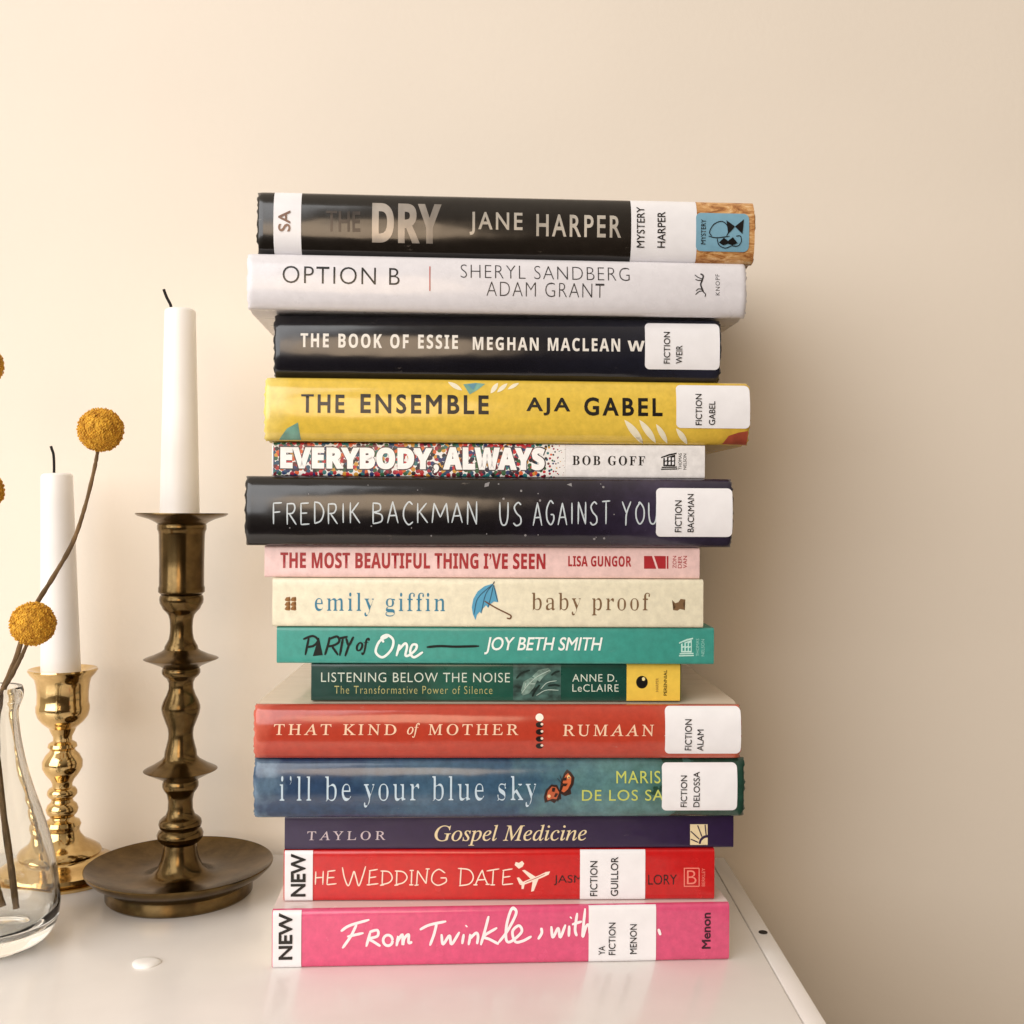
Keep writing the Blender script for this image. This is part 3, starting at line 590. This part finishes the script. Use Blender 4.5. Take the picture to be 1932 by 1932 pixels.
# ------------------------------------------------------------------ wall and dresser
m, n, l, bs = new_mat('cream_wall_paint'); bs.inputs['Roughness'].default_value = .75
vary(n, l, bs, (238, 227, 212), .022, 5)
add_bump(n, l, bs, 300, .18, .0006, detail=4)
bm = bmesh.new(); box(bm, -2.2, 2.2, WY, WY+.1, -1.0, 1.8)
w = from_bm('wall', bm, m, None, False); w['kind'] = 'structure'; w['label'] = 'plain cream painted wall behind the stack of books'
m, n, l, bs = new_mat('white_gloss_laminate'); bs.inputs['Roughness'].default_value = .2
vary(n, l, bs, (247, 243, 240), .025, 30); add_bump(n, l, bs, 90, .03, .0005)
XO, XI = .1318, .1222
dr = empty('dresser', (-.35, WY-.2, -.95), 'white glossy dresser top carrying the books and candlesticks', 'dresser')
def dpart(name, a, mat=m, bev=.0006):
    bm = bmesh.new(); o = dr.location
    box(bm, a[0]-o.x, a[1]-o.x, a[2]-o.y, a[3]-o.y, a[4]-o.z, a[5]-o.z, bev); return from_bm(name, bm, mat, dr, True, 30)
FY = .26
dpart('top_panel', (-.83, XI-.0005, FY, WY-.002, TZ-.018, TZ))
dpart('side_panel', (XI, XO, FY, WY-.002, -.95, TZ-.0001), bev=.0012)
dpart('side_panel', (-.84, -.8305, FY, WY-.002, -.95, TZ-.0001), bev=.0012)
dpart('front_panel', (-.829, XI-.001, FY+.01, FY+.026, -.95, TZ-.02))
h = P(1438, 1757, .555)
bm = lathe([(0, .0002), (.0013, .0002), (.0016, .0005), (.0022, .0003), (.0023, -.0005)], 24)
so = from_bm('screw_hole', bm, solid((34, 26, 20), .6), dr); so.location = Vector((h.x, .553, TZ))-dr.location
# wax drop
c = P(276, 1820, .5105)
bm = lathe([(.0064, 0), (.0064, .0005), (.0058, .0012), (.004, .0017), (.002, .0018), (0, .0018)], 36)
for v in bm.verts: v.co.x *= 1+.08*math.sin(3*math.atan2(v.co.y, v.co.x)); v.co.y *= .92
WAX = solid((246, 243, 240), .35, 0, .02, 40)
o = from_bm('wax_drop', bm, WAX); o.location = (c.x, c.y, TZ); tag(o, 'small round drop of white wax on the dresser top', 'wax drop')

# ------------------------------------------------------------------ candlesticks and candles
def brass(c, rough, dark, amount, bump):
    m, n, l, b = new_mat('brass'); b.inputs['Metallic'].default_value = 1
    tc = n.new('ShaderNodeTexCoord'); nz = n.new('ShaderNodeTexNoise'); nz.inputs['Scale'].default_value = 80; nz.inputs['Detail'].default_value = 7; nz.inputs['Roughness'].default_value = .66
    l.new(tc.outputs['Object'], nz.inputs['Vector'])
    rp = n.new('ShaderNodeValToRGB'); rp.color_ramp.elements[0].position = .34; rp.color_ramp.elements[1].position = .66
    rp.color_ramp.elements[0].color = (*dark, 1); rp.color_ramp.elements[1].color = (*c, 1); l.new(nz.outputs[0], rp.inputs[0]); l.new(rp.outputs[0], b.inputs['Base Color'])
    mr = n.new('ShaderNodeMapRange'); mr.inputs['To Min'].default_value = rough+amount; mr.inputs['To Max'].default_value = rough; l.new(nz.outputs[0], mr.inputs[0]); l.new(mr.outputs[0], b.inputs['Roughness'])
    bp = n.new('ShaderNodeBump'); bp.inputs['Strength'].default_value = bump; bp.inputs['Distance'].default_value = .0008; l.new(nz.outputs[0], bp.inputs['Height']); l.new(bp.outputs[0], b.inputs['Normal'])
    return m
def stick(label, u, d, vt, parts, mat):
    sc = FPX/d; x = P(u, 1400, d).x; e = empty('candlestick', (x, d, TZ), label, 'candlestick')
    for name, pr in parts:
        bm = lathe([(r/sc, (vt-v)/sc) for r, v in pr], 96); from_bm(name, bm, mat, e, True, 38)
    return e, x, sc
B1 = brass((.175, .115, .048), .15, (.085, .054, .021), .12, .03)
vt1 = 966-TZ*FPX/.605
stick('tall dark bronze candlestick with wide round base and drip pan, beside the books', 341, .605, vt1, [
 ('drip_pan', [(30,974),(36,974),(60,974.5),(80,971.5),(84,971.5),(84.5,973.5),(80,977),(60,983),(48,989),(43,993)]),
 ('socket', [(43,991),(45,994),(45,1002),(43,1006),(42,1012),(41,1060),(41,1108),(42.5,1112),(42.5,1120),(36,1126)]),
 ('stem', [(36,1124),(39.5,1128),(40.5,1134),(39.5,1141),(36,1147),(34,1152),(29,1157),(24,1163),(21.5,1172),(20.5,1185),(21,1198),(23,1209),(27,1217),(30,1222),(31,1228),(36,1232),(52,1239.5),(66,1244.5),(68.5,1246),(66,1247.5),(52,1253),(38,1259),(33,1263),(35,1267),(35,1273),(32,1278),(26,1283),(22.5,1291),(22.5,1302),(26.5,1314),(32,1325),(35,1334),(35.5,1340),(34,1349),(29,1363),(24,1376),(22.5,1386),(23,1396),(26,1409),(29,1420),(30,1430),(36,1437),(52,1447),(65,1453.5),(67.5,1455),(65,1456.5),(50,1464),(36,1471),(31,1475),(33,1480),(33,1487),(30,1493),(25,1500),(22.5,1513),(23,1530),(27,1541),(33,1545),(38,1550),(39.5,1556),(38,1562),(35,1565),(40,1570),(42.5,1576),(41,1584),(36,1590),(30,1594),(31,1600)]),
 ('base', [(30,1597),(31.5,1610),(35,1624),(41,1637),(50,1647),(62,1652.5),(80,1654),(110,1651),(145,1642),(164,1634),(170,1631),(172,1632.5),(171,1636),(160,1647),(137,1661),(132,1665),(134,1677),(134,1685),(131,vt1),(0,vt1)])], B1)
B2 = brass((.74, .54, .26), .06, (.54, .37, .16), .08, .03)
vt2 = 966-TZ*FPX/.632
stick('short polished gold brass candlestick with beaded stem, behind the glass bottle', 118, .632, vt2, [
 ('socket', [(30,1300),(38,1276),(56,1268),(61,1266),(62.5,1269),(59,1275),(51,1284),(48,1294),(46,1310),(46,1330),(48,1336),(48,1345),(45,1356),(38,1366),(30,1373),(24,1378)]),
 ('stem', [(26,1374),(22,1384),(17,1394),(17,1402),(21,1404),(25,1407),(26.5,1413),(22,1418),(24,1422),(30,1428),(36,1440),(36,1452),(30,1464),(22,1474),(18,1482),(18,1489),(23,1491),(26.5,1496),(27,1502),(24,1507),(19,1512),(20,1517),(26,1522),(29,1530),(27,1538),(21,1545),(23,1549),(31,1553),(34,1560),(31,1570)]),
 ('base', [(29,1567),(33,1578),(42,1590),(58,1599),(68,1606),(71,1611),(69,1616),(72,1620),(84,1624),(98,1631),(108,1637),(110,1643),(106,1648),(102,1650),(109,1653),(109,vt2),(0,vt2)])], B2)
WK = solid((24, 20, 18), .9)
def candle(label, ub, vb, ut, vtp, rb, rt, d, wick):
    sc = FPX/d; p = P(ub, vb, d); q = P(ut, vtp, d); h = (q-p).length
    e = empty('candle', p, label, 'candle'); ax = Vector((0, 0, 1)).rotation_difference((q-p).normalized())
    pr = [(0, 0), (rb/sc, 0)]+[((rb+(rt-rb)*k/8)/sc, h*.985*k/8) for k in range(1, 9)]+[((rt-1.5)/sc, h*.994), ((rt-6)/sc, h), (rt*.4/sc, h*.998), (0, h*.996)]
    bm = lathe(pr, 48)
    for v in bm.verts: v.co = ax @ v.co
    from_bm('wax_body', bm, WAX, e, True, 60)
    bm = bmesh.new(); tube(bm, [P(a, b_, d)-p for a, b_ in wick], .0008, 8); from_bm('wick', bm, WK, e)
candle('tall white taper candle standing in the dark bronze candlestick', 339, 973, 340, 583, 36.5, 28.5, .605, [(324,590),(322,576),(315,562),(311,552),(309,546)])
candle('white taper candle standing in the short gold brass candlestick', 115, 1280, 107, 893, 36, 28.5, .632, [(102,900),(102,878),(101,858),(98,848),(96,842)])

# ------------------------------------------------------------------ glass bottle and dried flowers
DB = .533; SB = FPX/DB
g, n, l, bs = new_mat('clear_glass'); bs.inputs['Transmission Weight'].default_value = 1; bs.inputs['Roughness'].default_value = .03; bs.inputs['IOR'].default_value = 1.45; bs.inputs['Base Color'].default_value = (.93, .945, .94, 1)
add_bump(n, l, bs, 40, .2, .002, (1, 1, .5), 1)
bx = P(-19, 1700, DB).x
outp = [(.0, .0014), (.017, .0014), (.0195, 0), (.0235, .0006), (.0275, .0036), (.0306, .0092), (.0318, .0165), (.0318, .0214), (.0303, .0343), (.0277, .0473), (.0241, .060), (.0198, .073), (.0162, .086), (.0136, .0989), (.0125, .108), (.0124, .113), (.0134, .1165), (.0143, .119), (.0146, .1222), (.0140, .1247)]
inn = [(.0121, .1244), (.0114, .119), (.0104, .113), (.0106, .108), (.0116, .0989), (.0140, .086), (.0176, .073), (.0218, .060), (.0254, .0473), (.0280, .0343), (.0294, .0214), (.0286, .0150), (.0250, .0104), (.018, .0082), (0, .0078)]
def dense(p): return [tuple(v) for v in catmull([Vector(q) for q in p], 4)]
o = from_bm('glass_bottle', lathe(outp[:3]+dense(outp[3:])+dense(inn), 80), g, None, True, 60); o.location = (bx, DB, TZ)
tag(o, 'clear glass bottle vase holding dried flower stems at the left edge', 'bottle vase')
def mustard():
    m, n, l, b = new_mat('mustard_florets'); b.inputs['Roughness'].default_value = .8
    tc = n.new('ShaderNodeTexCoord'); nz = n.new('ShaderNodeTexNoise'); nz.inputs['Scale'].default_value = 420; nz.inputs['Detail'].default_value = 3
    rp = n.new('ShaderNodeValToRGB'); rp.color_ramp.elements[0].position = .32; rp.color_ramp.elements[1].position = .62
    rp.color_ramp.elements[0].color = c4((180, 122, 24)); rp.color_ramp.elements[1].color = c4((234, 182, 58))
    l.new(tc.outputs['Object'], nz.inputs['Vector']); l.new(nz.outputs[0], rp.inputs[0]); l.new(rp.outputs[0], b.inputs['Base Color']); return m
MU = mustard(); STM = solid((112, 88, 58), .85, 0, .5, 220, .5, 500, stretch=(1, 1, .3))
def flower(label, hu, hv, hr, pts, d=DB, dd=0):
    c = P(hu, hv, d+dd); r = hr/SB
    ps = [P(u+random.uniform(-1.2, 1.2), v, d+dd*k) for u, v, k in pts]
    e = empty('dried_flower', ps[-1], label, 'dried flower', 0, 'dried yellow ball flowers in the glass bottle')
    bm = bmesh.new(); tube(bm, [p-e.location for p in ps], lambda t: .0009+.0008*t, 8, knob=.12); from_bm('stem', bm, STM, e)
    bm = bmesh.new(); bmesh.ops.create_icosphere(bm, subdivisions=3, radius=r*.94); N = 1200
    for k in range(N):
        z = 1-2*(k+.5)/N; a = k*2.399963+random.uniform(-.05, .05); q = math.sqrt(1-z*z)
        dirv = Vector((q*math.cos(a), q*math.sin(a), z)); s = r*random.uniform(.025, .055)
        bmesh.ops.create_icosphere(bm, subdivisions=1, radius=s, matrix=Matrix.Translation(dirv*r*random.uniform(.92, 1.0)))
    for v in bm.verts: v.co += c-e.location
    from_bm('flower_head', bm, MU, e, True, 70)
IN = [(2, 1318, .2), (-6, 1400, 0), (4, 1520, 0), (20, 1640, 0), (30, 1714, 0)]
flower('dried mustard yellow ball flower highest of the visible heads, on a long bent stem', 190, 811, 42, [(184,848,1),(176,890,1),(160,960,1),(136,1025,1),(100,1090,1),(68,1140,1),(46,1190,1),(30,1240,.6)]+IN, dd=.004)
flower('dried mustard yellow ball flower in front of the short white candle, above the bottle neck', 62, 1177, 41, [(52,1214,1),(40,1240,1),(20,1280,.8),(-10,1330,.3),(-22,1400,.2),(-24,1520,.3),(-12,1640,.5),(4,1710,.8)], dd=-.006)
flower('dried yellow ball flower cut by the left picture edge, level with the tall candle', -36, 689, 41, [(-38,730,1),(-46,860,1),(-50,1000,1),(-42,1200,1),(-26,1330,.4),(-30,1450,.4),(-34,1600,.6),(-28,1710,1)], dd=.01)
flower('dried yellow ball flower cut by the left picture edge, level with the short candle top', -37, 926, 41, [(-38,966,1),(-42,1060,1),(-38,1200,1),(-28,1330,.3),(-16,1450,.1),(-10,1600,-.4),(-8,1710,-.8)], dd=-.012)

# ------------------------------------------------------------------ light
def area(name, loc, tgt, sx, sy, pw, c, shape='RECTANGLE'):
    d = bpy.data.lights.new(name, 'AREA'); d.shape = shape; d.size = sx; d.size_y = sy; d.energy = pw; d.color = c
    o = bpy.data.objects.new(name, d); col.objects.link(o); o.location = loc
    o.rotation_euler = (Vector(tgt)-Vector(loc)).to_track_quat('-Z', 'Y').to_euler(); return o
area('window_light', (-1.15, -.85, .72), (-.1, .6, .0), 1.8, 1.7, 36, (.97, .98, 1))
area('spine_glow_fill', (-.16, -1.0, .28), (-.05, .5, .05), .5, .62, 4.2, (1, .74, .5), 'ELLIPSE')  # added dim warm fill lamp behind the camera, puts the brown glow on dark spines
wd = bpy.data.worlds.new('World'); scene.world = wd; wd.use_nodes = True
n, l = wd.node_tree.nodes, wd.node_tree.links; bg = n['Background']
tc = n.new('ShaderNodeTexCoord'); dt = n.new('ShaderNodeVectorMath'); dt.operation = 'DOT_PRODUCT'; dt.inputs[1].default_value = Vector((-.5, .12, .8)).normalized()
l.new(tc.outputs['Generated'], dt.inputs[0])
mr = n.new('ShaderNodeMapRange'); mr.inputs['From Min'].default_value = -1; l.new(dt.outputs['Value'], mr.inputs[0])
rp = n.new('ShaderNodeValToRGB'); rp.color_ramp.elements[0].position = .36; rp.color_ramp.elements[0].color = (.09, .062, .038, 1)
rp.color_ramp.elements[1].position = .92; rp.color_ramp.elements[1].color = (1.05, .9, .72, 1)
l.new(mr.outputs[0], rp.inputs[0]); l.new(rp.outputs[0], bg.inputs['Color']); bg.inputs['Strength'].default_value = .8
